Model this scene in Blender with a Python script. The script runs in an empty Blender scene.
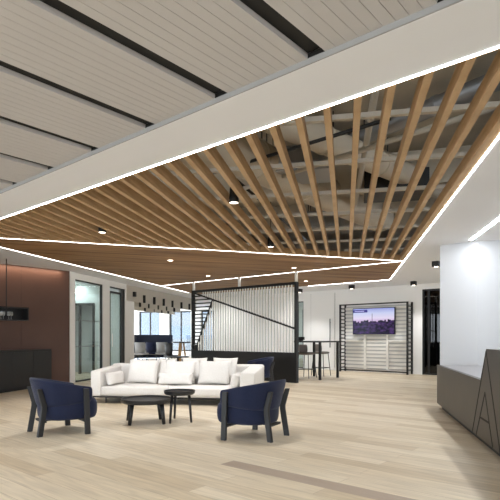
import bpy, bmesh, math, random
from math import sin, cos, pi, radians, atan2, sqrt
from mathutils import Vector, Matrix

random.seed(7)
SC = bpy.context.scene
COL = SC.collection
EYE = 1.2          # eye height of the photographer (m)
FPX = 500.0        # focal length in pixels of a 500 px wide frame
HY = 337.0         # horizon row
ZC = 2.9           # soffit height

# ------------------------------------------------------------------ helpers
def lin(c):
    out = []
    for v in c:
        v /= 255.0
        out.append(v / 12.92 if v <= .04045 else ((v + .055) / 1.055) ** 2.4)
    return (*out, 1.0)

def at(px, py, z):
    """point of the horizontal plane z seen at pixel (px, py)"""
    d = FPX * (z - EYE) / (HY - py)
    return Vector(((px - 250) * d / FPX, d, z))

def mat(name, col, rough=.5, metal=0., spec=.5, emit=None, estr=0., noise=None, nrot=0., bump=None, sheen=0.):
    m = bpy.data.materials.new(name); m.use_nodes = True
    nt = m.node_tree; b = nt.nodes['Principled BSDF']
    b.inputs['Base Color'].default_value = lin(col)
    b.inputs['Roughness'].default_value = rough
    b.inputs['Metallic'].default_value = metal
    b.inputs['Specular IOR Level'].default_value = spec
    if sheen: b.inputs['Sheen Weight'].default_value = sheen
    if emit:
        b.inputs['Emission Color'].default_value = lin(emit)
        b.inputs['Emission Strength'].default_value = estr
    tc = None
    if noise or bump:
        tc = nt.nodes.new('ShaderNodeTexCoord')
    if noise:                                   # (colour2, scale vector, detail)
        c2, sc, det = noise
        mp = nt.nodes.new('ShaderNodeMapping'); mp.inputs['Scale'].default_value = sc
        if nrot:
            m0 = nt.nodes.new('ShaderNodeMapping'); m0.inputs['Rotation'].default_value = (0,0,nrot)
            nt.links.new(tc.outputs['Object'], m0.inputs[0])
        n = nt.nodes.new('ShaderNodeTexNoise'); n.inputs['Scale'].default_value = 1; n.inputs['Detail'].default_value = det
        r = nt.nodes.new('ShaderNodeMapRange'); r.inputs[1].default_value = .32; r.inputs[2].default_value = .68
        mx = nt.nodes.new('ShaderNodeMix'); mx.data_type = 'RGBA'
        mx.inputs[6].default_value = lin(col); mx.inputs[7].default_value = lin(c2)
        nt.links.new(m0.outputs[0] if nrot else tc.outputs['Object'], mp.inputs[0]); nt.links.new(mp.outputs[0], n.inputs[0])
        nt.links.new(n.outputs[0], r.inputs[0]); nt.links.new(r.outputs[0], mx.inputs[0])
        nt.links.new(mx.outputs[2], b.inputs['Base Color'])
    if bump:                                    # (scale, strength)
        n2 = nt.nodes.new('ShaderNodeTexNoise'); n2.inputs['Scale'].default_value = bump[0]; n2.inputs['Detail'].default_value = 3
        bp = nt.nodes.new('ShaderNodeBump'); bp.inputs['Strength'].default_value = bump[1]; bp.inputs['Distance'].default_value = .01
        nt.links.new(tc.outputs['Object'], n2.inputs[0]); nt.links.new(n2.outputs[0], bp.inputs['Height'])
        nt.links.new(bp.outputs[0], b.inputs['Normal'])
    return m

class MB:
    """collects shapes, then links them as ONE mesh object"""
    def __init__(s): s.bm = bmesh.new()
    def hexa(s, p):                             # 4 bottom + 4 top, both ccw
        v = [s.bm.verts.new(q) for q in p]
        for f in ((3,2,1,0),(4,5,6,7),(0,1,5,4),(1,2,6,5),(2,3,7,6),(3,0,4,7)):
            s.bm.faces.new([v[i] for i in f])
        return s
    def box(s, x0, x1, y0, y1, z0, z1, M=None):
        p = [Vector(q) for q in ((x0,y0,z0),(x1,y0,z0),(x1,y1,z0),(x0,y1,z0),(x0,y0,z1),(x1,y0,z1),(x1,y1,z1),(x0,y1,z1))]
        if M is not None: p = [M @ q for q in p]
        return s.hexa(p)
    def bar(s, a, b, w, h, up=(0,0,1)):         # rectangular bar a->b, w across, h along 'up'
        a, b = Vector(a), Vector(b); t = (b-a).normalized(); u = Vector(up)
        u = (u - t*u.dot(t)).normalized(); r = t.cross(u)
        q = [a - r*w/2 - u*h/2, a + r*w/2 - u*h/2, a + r*w/2 + u*h/2, a - r*w/2 + u*h/2]
        v = [s.bm.verts.new(k) for k in q] + [s.bm.verts.new(k + (b-a)) for k in q]
        for f in ((0,1,2,3),(7,6,5,4),(0,4,5,1),(1,5,6,2),(2,6,7,3),(3,7,4,0)): s.bm.faces.new([v[i] for i in f])
        return s
    def prism(s, poly, z0, z1):
        n = len(poly)
        ar = sum(poly[i][0]*poly[(i+1)%n][1] - poly[(i+1)%n][0]*poly[i][1] for i in range(n))
        if ar < 0: poly = poly[::-1]
        lo = [s.bm.verts.new((p[0],p[1],z0)) for p in poly]; hi = [s.bm.verts.new((p[0],p[1],z1)) for p in poly]
        s.bm.faces.new(lo[::-1]); s.bm.faces.new(hi)
        for i in range(n): s.bm.faces.new((lo[i],lo[(i+1)%n],hi[(i+1)%n],hi[i]))
        return s
    def xzprism(s, poly, y0, y1):               # polygon in x,z, extruded along y
        lo = [s.bm.verts.new((p[0],y0,p[1])) for p in poly]; hi = [s.bm.verts.new((p[0],y1,p[1])) for p in poly]
        n = len(poly)
        s.bm.faces.new(lo); s.bm.faces.new(hi[::-1])
        for i in range(n): s.bm.faces.new((lo[(i+1)%n],lo[i],hi[i],hi[(i+1)%n]))
        return s
    def tube(s, pts, r, n=10):                  # r number or list
        pts = [Vector(p) for p in pts]; rr = r if isinstance(r,(list,tuple)) else [r]*len(pts)
        rings = []; ref = None
        for i, p in enumerate(pts):
            t = (pts[min(i+1,len(pts)-1)] - pts[max(i-1,0)]).normalized()
            if ref is None:
                ref = Vector((1,0,0)) if abs(t.x) < .8 else Vector((0,1,0))
            u = (ref - t*ref.dot(t)).normalized(); w = t.cross(u); ref = u
            rings.append([s.bm.verts.new(p + (u*cos(2*pi*k/n) + w*sin(2*pi*k/n))*rr[i]) for k in range(n)])
        for a, b in zip(rings, rings[1:]):
            for k in range(n): s.bm.faces.new((a[k],a[(k+1)%n],b[(k+1)%n],b[k]))
        s.bm.faces.new(rings[0][::-1]); s.bm.faces.new(rings[-1])
        return s
    def lathe(s, prof, n=32, c=(0,0,0)):        # closed profile of (r,z)
        rings = []
        for r, z in prof:
            if r < 1e-6: rings.append([s.bm.verts.new((c[0],c[1],c[2]+z))])
            else: rings.append([s.bm.verts.new((c[0]+r*cos(2*pi*k/n), c[1]+r*sin(2*pi*k/n), c[2]+z)) for k in range(n)])
        for a, b in zip(rings, rings[1:]):
            if len(a) == 1 and len(b) == 1: continue
            for k in range(n):
                if len(a) == 1: s.bm.faces.new((a[0], b[(k+1)%n], b[k]))
                elif len(b) == 1: s.bm.faces.new((a[k], a[(k+1)%n], b[0]))
                else: s.bm.faces.new((a[k],a[(k+1)%n],b[(k+1)%n],b[k]))
        return s
    def grid(s, rows, close=False):             # list of rows of points -> skin
        R = [[s.bm.verts.new(p) for p in r] for r in rows]
        m = len(R[0])
        for a, b in zip(R, R[1:]):
            for k in range(m if close else m-1): s.bm.faces.new((a[k],a[(k+1)%m],b[(k+1)%m],b[k]))
        return R
    def build(s, name, material, parent=None, bevel=0., seg=2, smooth=False, sub=0, loc=None, rz=None):
        bmesh.ops.recalc_face_normals(s.bm, faces=s.bm.faces[:])
        me = bpy.data.meshes.new(name); s.bm.to_mesh(me); s.bm.free()
        me.materials.append(material)
        o = bpy.data.objects.new(name, me); COL.objects.link(o)
        if parent: o.parent = parent
        if loc is not None: o.location = loc
        if rz is not None: o.rotation_euler.z = rz
        if smooth:
            for p in me.polygons: p.use_smooth = True
        if bevel:
            md = o.modifiers.new('bevel','BEVEL'); md.width = bevel; md.segments = seg; md.limit_method = 'ANGLE'
            md.harden_normals = False
        if sub:
            md = o.modifiers.new('sub','SUBSURF'); md.levels = sub; md.render_levels = sub
        return o

def tag(o, label, cat, group=None):
    o['label'] = label; o['category'] = cat
    if group: o['group'] = group
    return o
def thing(name, label, cat, loc=(0,0,0), rz=0., group=None):
    o = bpy.data.objects.new(name, None); COL.objects.link(o)
    o.location = loc; o.rotation_euler.z = rz; o.empty_display_size = .1
    return tag(o, label, cat, group)
def struct(o):
    o['kind'] = 'structure'; return o
def dup(root, loc, rz, label):
    """copy of a thing with its parts and sub-parts"""
    r = root.copy(); COL.objects.link(r); r.location = loc; r.rotation_euler.z = rz; r['label'] = label
    for ch in list(root.children):
        c = ch.copy(); COL.objects.link(c); c.parent = r
        for g in list(ch.children):
            d = g.copy(); COL.objects.link(d); d.parent = c
    return r

def clip(poly, p, t):
    """parameters where the line p+s*t crosses a convex polygon (2-D)"""
    hits = []
    n = len(poly)
    for i in range(n):
        a = Vector(poly[i][:2]); e = Vector(poly[(i+1)%n][:2]) - a
        den = t.x*e.y - t.y*e.x
        if abs(den) < 1e-9: continue
        w = a - p
        k = (w.x*t.y - w.y*t.x)/den
        if -1e-9 <= k <= 1+1e-9: hits.append((w.x*e.y - w.y*e.x)/den)
    return (min(hits), max(hits)) if len(hits) > 1 else None

# ------------------------------------------------------------------ directions of the two building grids
EB = Vector((.764, -.645, 0)); NB = Vector((.645, .764, 0))      # screen / far wall / bulkhead
EA = Vector((.979, -.204, 0)); NA = Vector((.204, .979, 0))      # desk / sofa / glazed wall
RZ_B = atan2(EB.y, EB.x); RZ_A = atan2(EA.y, EA.x)

# ------------------------------------------------------------------ materials
M = {}
M['white_paint'] = mat('white_paint', (243,242,240), .7, spec=.2)
M['ceiling_paint'] = mat('ceiling_paint', (234,236,241), .75, spec=.15)
M['panel'] = mat('ceiling_panel', (196,194,195), .7, spec=.2)
M['pier'] = mat('pale_grey_paint', (198,201,206), .7, spec=.2)
M['black'] = mat('black_metal', (22,22,23), .45)
M['soft_black'] = mat('matt_black', (17,17,18), .6)
M['gap'] = mat('dark_void', (14,14,14), .7)
M['oak'] = mat('oak_batten', (199,168,130), .55, spec=.3, noise=((181,149,110), (3,3,26), 4))
M['oak_panel'] = mat('oak_panel', (176,138,95), .55, spec=.3, noise=((112,80,48), (.35,5.5,.35), 3), nrot=-.334)
M['bronze'] = mat('bronze_wall', (94,68,57), .55, spec=.35, noise=((80,57,47), (.7,.7,.7), 4))
M['navy'] = mat('navy_wool', (38,44,68), .95, spec=.1, noise=((32,37,58), (120,120,120), 2), bump=(260,.25), sheen=.15)
M['cream'] = mat('cream_linen', (232,229,225), .95, spec=.1, noise=((224,220,215), (60,60,60), 3), bump=(220,.25))
M['leg'] = mat('charcoal_ash', (36,37,39), .55)
M['steel'] = mat('dark_steel', (50,46,42), .4, .6)
M['tabletop'] = mat('black_stained_wood', (30,30,32), .38)
M['desk'] = mat('dark_bronze_laminate', (62,55,46), .42, .15, noise=((56,50,42), (3,3,3), 3))
M['counter'] = mat('grey_counter', (150,150,154), .35)
M['white_metal'] = mat('white_metal', (236,234,228), .45)
M['led'] = mat('led_diffuser', (255,255,255), .5, emit=(253,252,251), estr=17)
M['led_soft'] = mat('led_diffuser_dim', (255,255,255), .5, emit=(250,253,255), estr=84)
M['led_dim'] = mat('led_diffuser_low', (255,255,255), .5, emit=(253,250,246), estr=9)
M['lamp'] = mat('lamp_lens', (255,255,255), .5, emit=(255,240,220), estr=10)
M['slab'] = mat('concrete_slab', (196,185,166), .85, noise=((176,165,147), (1.5,1.5,1.5), 5))
M['duct'] = mat('painted_duct', (196,184,164), .7, spec=.3)
M['galv'] = mat('galvanised_duct', (150,150,150), .4, .7)
M['rail'] = mat('white_rail', (190,182,168), .5)
M['felt'] = mat('grey_felt', (192,185,174), .9)
M['blue_grey'] = mat('office_paint', (208,214,214), .7)
M['stool'] = mat('taupe_leather', (104,94,88), .6)
M['grey_fabric'] = mat('grey_fabric', (140,139,138), .9)
M['navy_felt'] = mat('navy_felt', (34,40,58), .9)
M['natural_oak'] = mat('natural_oak', (186,146,96), .5)
M['booth_white'] = mat('white_laminate', (228,228,226), .4)

def glass(name, col=(235,243,241), refl=.10):
    m = bpy.data.materials.new(name); m.use_nodes = True; nt = m.node_tree; nt.nodes.clear()
    o = nt.nodes.new('ShaderNodeOutputMaterial'); mx = nt.nodes.new('ShaderNodeMixShader')
    t = nt.nodes.new('ShaderNodeBsdfTransparent'); t.inputs[0].default_value = lin(col)
    g = nt.nodes.new('ShaderNodeBsdfGlossy'); g.inputs['Roughness'].default_value = .02
    lw = nt.nodes.new('ShaderNodeLayerWeight'); lw.inputs[0].default_value = .5
    pw = nt.nodes.new('ShaderNodeMath'); pw.operation = 'POWER'; pw.inputs[1].default_value = 4.5
    ad = nt.nodes.new('ShaderNodeMath'); ad.operation = 'MULTIPLY_ADD'; ad.inputs[1].default_value = .8; ad.inputs[2].default_value = refl*.45
    nt.links.new(lw.outputs['Facing'], pw.inputs[0]); nt.links.new(pw.outputs[0], ad.inputs[0])
    nt.links.new(ad.outputs[0], mx.inputs[0]); nt.links.new(t.outputs[0], mx.inputs[1]); nt.links.new(g.outputs[0], mx.inputs[2])
    nt.links.new(mx.outputs[0], o.inputs[0])
    return m
M['glass'] = glass('clear_glass')
M['glass_sun'] = glass('solar_glass', (186,190,194))
M['glass_grey'] = glass('smoked_glass', (90,92,94))
M['glassware'] = mat('glassware', (215,220,220), .15)
M['glassware'].node_tree.nodes['Principled BSDF'].inputs['Transmission Weight'].default_value = .45

def floor_material():
    m = bpy.data.materials.new('oak_plank_floor'); m.use_nodes = True; nt = m.node_tree; L = nt.links
    b = nt.nodes['Principled BSDF']
    tc = nt.nodes.new('ShaderNodeTexCoord')
    br = nt.nodes.new('ShaderNodeTexBrick')
    br.offset = .37; br.offset_frequency = 2; br.squash = 1
    br.inputs['Scale'].default_value = 1
    br.inputs['Color1'].default_value = (0,0,0,1); br.inputs['Color2'].default_value = (1,1,1,1)
    br.inputs['Mortar'].default_value = (.3,.3,.3,1)
    br.inputs['Mortar Size'].default_value = .0018; br.inputs['Mortar Smooth'].default_value = .2
    br.inputs['Bias'].default_value = 0
    br.inputs['Brick Width'].default_value = 2.1; br.inputs['Row Height'].default_value = .19
    L.new(tc.outputs['Object'], br.inputs['Vector'])
    ramp = nt.nodes.new('ShaderNodeValToRGB')
    e = ramp.color_ramp.elements
    e[0].position = .1; e[0].color = lin((203,186,158)); e[1].position = 1; e[1].color = lin((226,213,190))
    k = ramp.color_ramp.elements.new(.28); k.color = lin((216,201,175))
    L.new(br.outputs['Color'], ramp.inputs[0])
    mp = nt.nodes.new('ShaderNodeMapping'); mp.inputs['Scale'].default_value = (1.3, 17, 1)
    L.new(tc.outputs['Object'], mp.inputs[0])
    n = nt.nodes.new('ShaderNodeTexNoise'); n.inputs['Scale'].default_value = 1.6; n.inputs['Detail'].default_value = 6; n.inputs['Distortion'].default_value = .5
    L.new(mp.outputs[0], n.inputs[0])
    gr = nt.nodes.new('ShaderNodeMapRange'); gr.inputs[1].default_value = .3; gr.inputs[2].default_value = .7; gr.inputs[3].default_value = .80; gr.inputs[4].default_value = 1.07
    L.new(n.outputs[0], gr.inputs[0])
    mu = nt.nodes.new('ShaderNodeMix'); mu.data_type = 'RGBA'; mu.blend_type = 'MULTIPLY'; mu.inputs[0].default_value = 1
    L.new(ramp.outputs[0], mu.inputs[6]); L.new(gr.outputs[0], mu.inputs[7])
    # seams
    se = nt.nodes.new('ShaderNodeMix'); se.data_type = 'RGBA'; se.inputs[7].default_value = lin((140,118,94))
    fm = nt.nodes.new('ShaderNodeMath'); fm.operation = 'MULTIPLY'; fm.inputs[1].default_value = .7
    L.new(br.outputs['Fac'], fm.inputs[0]); L.new(fm.outputs[0], se.inputs[0]); L.new(mu.outputs[2], se.inputs[6])
    # one darker board
    sx = nt.nodes.new('ShaderNodeSeparateXYZ'); L.new(tc.outputs['Object'], sx.inputs[0])
    def band(sock, lo, hi):
        a = nt.nodes.new('ShaderNodeMath'); a.operation = 'GREATER_THAN'; a.inputs[1].default_value = lo
        c = nt.nodes.new('ShaderNodeMath'); c.operation = 'LESS_THAN'; c.inputs[1].default_value = hi
        d = nt.nodes.new('ShaderNodeMath'); d.operation = 'MULTIPLY'
        L.new(sock, a.inputs[0]); L.new(sock, c.inputs[0]); L.new(a.outputs[0], d.inputs[0]); L.new(c.outputs[0], d.inputs[1])
        return d.outputs[0]
    p = at(223, 463.5, 0); q = Vector((p.x, p.y))
    u0 = q.dot(EB.to_2d()); row = .19*math.floor(q.dot(NB.to_2d())/.19)
    bm_ = nt.nodes.new('ShaderNodeMath'); bm_.operation = 'MULTIPLY'
    L.new(band(sx.outputs[0], u0, u0+2.1), bm_.inputs[0]); L.new(band(sx.outputs[1], row-.0, row+.19), bm_.inputs[1])
    b2 = nt.nodes.new('ShaderNodeMath'); b2.operation = 'MULTIPLY'; b2.inputs[1].default_value = .8; L.new(bm_.outputs[0], b2.inputs[0])
    dk = nt.nodes.new('ShaderNodeMix'); dk.data_type = 'RGBA'; dk.inputs[7].default_value = lin((160,142,127))
    L.new(b2.outputs[0], dk.inputs[0]); L.new(se.outputs[2], dk.inputs[6])
    L.new(dk.outputs[2], b.inputs['Base Color'])
    b.inputs['Roughness'].default_value = .42; b.inputs['Specular IOR Level'].default_value = .4
    return m
M['floor'] = floor_material()

def tv_material():
    m = bpy.data.materials.new('tv_picture'); m.use_nodes = True; nt = m.node_tree; L = nt.links
    b = nt.nodes['Principled BSDF']; b.inputs['Base Color'].default_value = (0.01,.01,.012,1); b.inputs['Roughness'].default_value = .2
    tc = nt.nodes.new('ShaderNodeTexCoord'); sx = nt.nodes.new('ShaderNodeSeparateXYZ'); L.new(tc.outputs['Generated'], sx.inputs[0])
    sky = nt.nodes.new('ShaderNodeValToRGB'); e = sky.color_ramp.elements
    e[0].position = .45; e[0].color = lin((200,160,215)); e[1].position = 1; e[1].color = lin((150,160,225))
    k = sky.color_ramp.elements.new(.62); k.color = lin((232,222,246))
    k = sky.color_ramp.elements.new(.82); k.color = lin((205,212,246))
    L.new(sx.outputs['Z'], sky.inputs[0])
    # skyline height from x
    mp = nt.nodes.new('ShaderNodeMapping'); mp.inputs['Scale'].default_value = (26,0,0); L.new(tc.outputs['Generated'], mp.inputs[0])
    sn = nt.nodes.new('ShaderNodeVectorMath'); sn.operation = 'FLOOR'; L.new(mp.outputs[0], sn.inputs[0])
    wn = nt.nodes.new('ShaderNodeTexWhiteNoise'); L.new(sn.outputs[0], wn.inputs[0])
    h = nt.nodes.new('ShaderNodeMath'); h.operation = 'MULTIPLY_ADD'; h.inputs[1].default_value = .14; h.inputs[2].default_value = .44
    L.new(wn.outputs['Value'], h.inputs[0])
    lt = nt.nodes.new('ShaderNodeMath'); lt.operation = 'LESS_THAN'; L.new(sx.outputs['Z'], lt.inputs[0]); L.new(h.outputs[0], lt.inputs[1])
    # mast
    ax = nt.nodes.new('ShaderNodeMath'); ax.operation = 'SUBTRACT'; ax.inputs[1].default_value = .475; L.new(sx.outputs['X'], ax.inputs[0])
    ab = nt.nodes.new('ShaderNodeMath'); ab.operation = 'ABSOLUTE'; L.new(ax.outputs[0], ab.inputs[0])
    ml = nt.nodes.new('ShaderNodeMath'); ml.operation = 'LESS_THAN'; ml.inputs[1].default_value = .006; L.new(ab.outputs[0], ml.inputs[0])
    mz = nt.nodes.new('ShaderNodeMath'); mz.operation = 'LESS_THAN'; mz.inputs[1].default_value = .8; L.new(sx.outputs['Z'], mz.inputs[0])
    mm = nt.nodes.new('ShaderNodeMath'); mm.operation = 'MULTIPLY'; L.new(ml.outputs[0], mm.inputs[0]); L.new(mz.outputs[0], mm.inputs[1])
    mxx = nt.nodes.new('ShaderNodeMath'); mxx.operation = 'MAXIMUM'; L.new(lt.outputs[0], mxx.inputs[0]); L.new(mm.outputs[0], mxx.inputs[1])
    city = nt.nodes.new('ShaderNodeTexNoise'); city.inputs['Scale'].default_value = 9; city.inputs['Detail'].default_value = 5; L.new(tc.outputs['Generated'], city.inputs[0])
    cr = nt.nodes.new('ShaderNodeValToRGB'); e = cr.color_ramp.elements
    e[0].position = .42; e[0].color = lin((16,10,40)); e[1].position = .82; e[1].color = lin((92,55,130)); L.new(city.outputs[0], cr.inputs[0])
    mix = nt.nodes.new('ShaderNodeMix'); mix.data_type = 'RGBA'
    L.new(mxx.outputs[0], mix.inputs[0]); L.new(sky.outputs[0], mix.inputs[6]); L.new(cr.outputs[0], mix.inputs[7])
    L.new(mix.outputs[2], b.inputs['Emission Color']); b.inputs['Emission Strength'].default_value = .85
    return m
M['tv'] = tv_material()
M['tv_banner'] = mat('tv_banner', (40,40,90), .3, emit=(58,56,130), estr=.8)
M['tv_line'] = mat('tv_caption_line', (200,200,230), .3, emit=(180,180,225), estr=.8)

# ------------------------------------------------------------------ ceiling corner points (z = 2.9)
p1, p2 = at(0,219,ZC), at(500,46,ZC)                    # bulkhead edge
dL1 = EB.copy()
q1, q2 = at(500,135,ZC), at(389.8,279.6,ZC)             # long edge above the desk side
dL2 = (q2-q1).normalized()
r1, r2 = at(0,247,ZC), at(189,292.8,ZC)                 # left edge
dL3 = (r2-r1).normalized()
def isect(a, d, b, e):
    den = d.x*e.y - d.y*e.x; w = b-a
    s = (w.x*e.y - w.y*e.x)/den
    return a + d*s
pm = (p1+p2)/2
K1 = isect(pm, dL1, r1, dL3)
K3 = isect(pm, dL1, q1, dL2)
K2 = isect(q1, dL2, at(401,262,ZC), dL1)
K4 = q2
K5 = isect(K4, EB, r1, dL3)
SR = Vector((1.24, 13.04, 0)); SLEN = 3.97              # right end of the slatted screen
SL = SR - EB*SLEN
K6 = isect(Vector((SR.x,SR.y,ZC)), EB, r1, dL3)
K2 = isect(q1, dL2, Vector((SR.x,SR.y,ZC)), EB)

# ------------------------------------------------------------------ setting: floor, ceilings, walls
o = MB().box(-22, 22, -14, 40, -.12, 0).build('floor', M['floor'], rz=RZ_B); struct(o)
slab = MB().prism([(-12,-5),(14,-5),(14,32),(-12,32)], 3.95, 4.15).build('ceiling_slab', M['slab']); struct(slab)

def soffit(name, poly, m=M['ceiling_paint'], z0=ZC, z1=ZC+.1):
    return struct(MB().prism(poly, z0, z1).build(name, m))
far_l, far_r = K5 - EB*6, K4 + EB*7
BW = .55
soffit('ceiling_bulkhead', [K1-EB*6, K3+EB*6, K3+EB*6-NB*BW, K1-EB*6-NB*BW])
soffit('ceiling_right', [K3, K4, far_r, K3+EB*7])
soffit('ceiling_left', [K1, K5, far_l, K1-EB*6])
soffit('ceiling_far', [far_l, far_r, far_r+NB*15, far_l+NB*15])

# walls ------------------------------------------------------------
def wall_seg(mb, a, b, thick, z0, z1):
    """vertical slab from a to b, thickness to the left of a->b"""
    a, b = Vector((a[0],a[1],0)), Vector((b[0],b[1],0)); t = (b-a).normalized(); n = Vector((-t.y,t.x,0))*thick
    mb.prism([a, b, b+n, a+n], z0, z1)
BW1 = Vector((-4.66, 12.9, 0))
BW0 = BW1 - NB*7
mb = MB(); wall_seg(mb, BW0, BW1, .12, 0, ZC); wl = struct(mb.build('wall_left', M['bronze']))
mb = MB()
for k in (1.25, 2.7, 4.2, 5.6):                     # joints between the bronze sheets
    a = BW1 - NB*k; mb.bar(a - Vector((NB.y*-1,NB.x,0))*-.001*0 + Vector((NB.y,-NB.x,0))*.0005 + Vector((0,0,.001)), a + Vector((NB.y,-NB.x,0))*.0005 + Vector((0,0,ZC-.001)), .004, .004, up=NB)
mb.build('trim_joint', mat('bronze_joint', (66,45,39), .6), wl)
# cove light grazing the top of the bronze wall
nbw = Vector((NB.y,-NB.x,0))

# glazed wall -------------------------------------------------------
GD = Vector((.2055,.9787,0)).normalized(); GO = Vector((-4.66,12.95,0))
def gpt(px):
    k = (px-250)/FPX
    s = (k*GO.y - GO.x)/(GD.x - k*GD.y)
    return s
sA, sB, sC, sD, sE = gpt(75.3), gpt(103), gpt(109.8), gpt(125.2), gpt(134.2)
GRZ = atan2(GD.y, GD.x)
gw = MB(); TH = .14
for a, b in ((0,sA),(sB,sC),(sD,sE)): gw.box(a, b, 0, TH, 0, ZC)
for a, b in ((sA,sB),(sC,sD)): gw.box(a, b, 0, TH, 2.73, ZC)
wg = struct(gw.build('wall_glazed', M['white_paint'], loc=GO, rz=GRZ))
def frame_open(a, b, fr, z0=0., z1=2.73, y0=.02, y1=.09):
    m_ = MB(); m_.box(a,a+fr,y0,y1,z0,z1).box(b-fr,b,y0,y1,z0,z1).box(a+fr,b-fr,y0,y1,z1-fr,z1).box(a+fr,b-fr,y0,y1,z0,z0+fr)
    return m_
w1 = struct(frame_open(sA, sB, .035).build('window_1', M['black'], loc=GO, rz=GRZ))
MB().box(sA+.035, sB-.035, .05, .062, .035, 2.695).build('pane', M['glass'], w1)
mb = MB()
for z in (1.63, .93):
    x = sA+.06
    while x < sB-.08:
        mb.box(x, x+.035, .046, .0495, z, z+.03); x += .07
mb.build('frosted_marking', M['grey_fabric'], w1)
d1 = struct(frame_open(sC, sD, .035).build('door_1', M['black'], loc=GO, rz=GRZ))
dl = frame_open(sC+.05, sD-.16, .06, .02, 2.6, .03, .075).build('door_leaf_frame', M['black'], d1)
MB().box(sC+.11, sD-.22, .05, .06, .08, 2.54).build('pane', M['glass'], d1)
MB().box(sD-.16, sD-.035, .03, .07, .035, 2.69).build('side_panel', M['black'], d1)
MB().tube([(sC+.16,.0,.9),(sC+.16,.0,1.3)], .012).build('door_handle', M['white_metal'], d1)
# office behind the glass
mb = MB(); mb.box(-.6, 3.9, 3.2, 3.3, 0, ZC); struct(mb.build('wall_office_back', M['blue_grey'], loc=GO, rz=GRZ))
mb = MB(); mb.box(3.05, 3.15, .14, 1.0, 0, ZC).box(3.05,3.15,2.1,3.2,0,ZC).box(3.05,3.15,1.0,2.1,2.3,ZC); wo = struct(mb.build('wall_office_end', M['blue_grey'], loc=GO, rz=GRZ))
mb = MB(); mb.box(3.02,3.1,1.0,1.07,0,2.3).box(3.02,3.1,2.03,2.1,0,2.3).box(3.02,3.1,1.07,2.03,2.23,2.3).box(3.02,3.1,1.5,1.56,0,2.23)
struct(mb.build('door_2', M['black'], loc=GO, rz=GRZ))
struct(MB().box(3.8,3.9,.14,3.2,0,ZC).build('wall_office_corridor', M['blue_grey'], loc=GO, rz=GRZ))
ol = thing('office_light', 'slim white linear light inside the glazed office', 'ceiling light', GO + GD*1.6 + Vector((-1.45,.4,2.62)), GRZ)
MB().box(-1.2,1.2,-.04,.04,0,.05).build('housing', M['white_metal'], ol); MB().box(-1.18,1.18,-.03,.03,-.006,0).build('diffuser', M['led'], ol)
for s in (-1, 1): MB().tube([(s*1.0,0,.05),(s*1.0,0,.278)], .004, 6).build('suspension_wire', M['steel'], ol)

for k_, (s_, o_) in enumerate(((1.0,1.5),(2.6,1.6))):  # area lights added to brighten the glazed office, no fixture of their own
    al = bpy.data.lights.new('office_fill','AREA'); al.energy = 17; al.size = .6; al.color = (.93,1,1)
    ao = bpy.data.objects.new('office_fill', al); COL.objects.link(ao); ao.location = GO + GD*s_ + Vector((-GD.y,GD.x,0))*o_ + Vector((0,0,ZC-.03))
# far wall -----------------------------------------------------------
FW = Vector((5.02,16.2,0)) + NB*.15
def fpt(px):                                            # distance along the far wall (to the right) for an image column
    k = (px-250)/FPX
    return (k*FW.y - FW.x)/(EB.x - k*EB.y)
fL, fR = fpt(214), fpt(470)
sd0, sd1 = fpt(297), fpt(303.4)
gd0, gd1 = fpt(422.3), fpt(452)
mb = MB(); mb.box(fL, sd0, 0, .15, 0, ZC).box(sd0, sd1, 0,.15,2.55,ZC).box(sd0,sd1,0,.15,0,.02).box(sd1, gd0, 0,.15,0,ZC).box(gd0,gd1,0,.15,2.72,ZC).box(gd1,fR+1.5,0,.15,0,ZC)
wf = struct(mb.build('wall_far', M['white_paint'], loc=FW, rz=RZ_B))
mb = MB(); mb.box(sd1+.0, gd0, -.012, 0, 0, .09); struct(mb.build('baseboard_far', M['white_paint'], loc=FW, rz=RZ_B))
w2 = struct(frame_open(sd0, sd1, .03, .02, 2.55, .02, .08).build('window_2', M['black'], loc=FW, rz=RZ_B))
MB().box(sd0+.03, sd1-.03, .045, .055, .05, 2.52).build('pane', M['glass'], w2)
# flush white door with a long black pull
dx0, dx1 = fpt(311), fpt(335)
d3 = struct(MB().box(dx0+.012, dx1-.012, -.022, -.002, .012, 2.78).build('door_3', M['white_paint'], loc=FW, rz=RZ_B, bevel=.003))
hx = fpt(331)
mb = MB(); mb.tube([(hx,-.07,.82),(hx,-.07,1.86)], .016); mb.tube([(hx,-.07,.95),(hx,-.02,.95)], .01); mb.tube([(hx,-.07,1.73),(hx,-.02,1.73)], .01)
mb.build('door_handle', M['black'], d3, smooth=True)
mb = MB(); mb.box(dx0-.004, dx0+.01, -.004, -.0005, .0, 2.8).box(dx1-.01, dx1+.004, -.004,-.0005,0,2.8)
mb.build('trim_joint', M['grey_fabric'], d3)
# dark glazed door at the right end
d4 = struct(frame_open(gd0, gd1, .05, 0, 2.72, .0, .1).build('door_4', M['black'], loc=FW, rz=RZ_B))
MB().box(gd0+.05, gd1-.05, .045, .058, .05, 2.67).build('pane', M['glass_grey'], d4)
MB().box(gd0+.16, gd0+.23, .03, .09, .05, 2.67).build('mullion', M['black'], d4)
# dim room behind the glazed door
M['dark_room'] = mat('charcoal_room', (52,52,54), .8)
mb = MB(); mb.box(gd0-.6, gd0-.5, .15, 3.2, 0, ZC).box(gd0-.6, gd1+2.5, 3.2, 3.3, 0, ZC); struct(mb.build('wall_dark_room', M['dark_room'], loc=FW, rz=RZ_B))
ts = thing('bench', 'low pale bench top seen through the dark glazed door', 'bench', FW+EB*(gd0+.95)+NB*1.4, RZ_B)
MB().box(-.7,.7,-.3,.3,.72,.76).build('bench_top', M['grey_fabric'], ts)
for s in (-1,1): MB().box(s*.6-.03,s*.6+.03,-.25,.25,0,.72).build('leg', M['grey_fabric'], ts)

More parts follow.
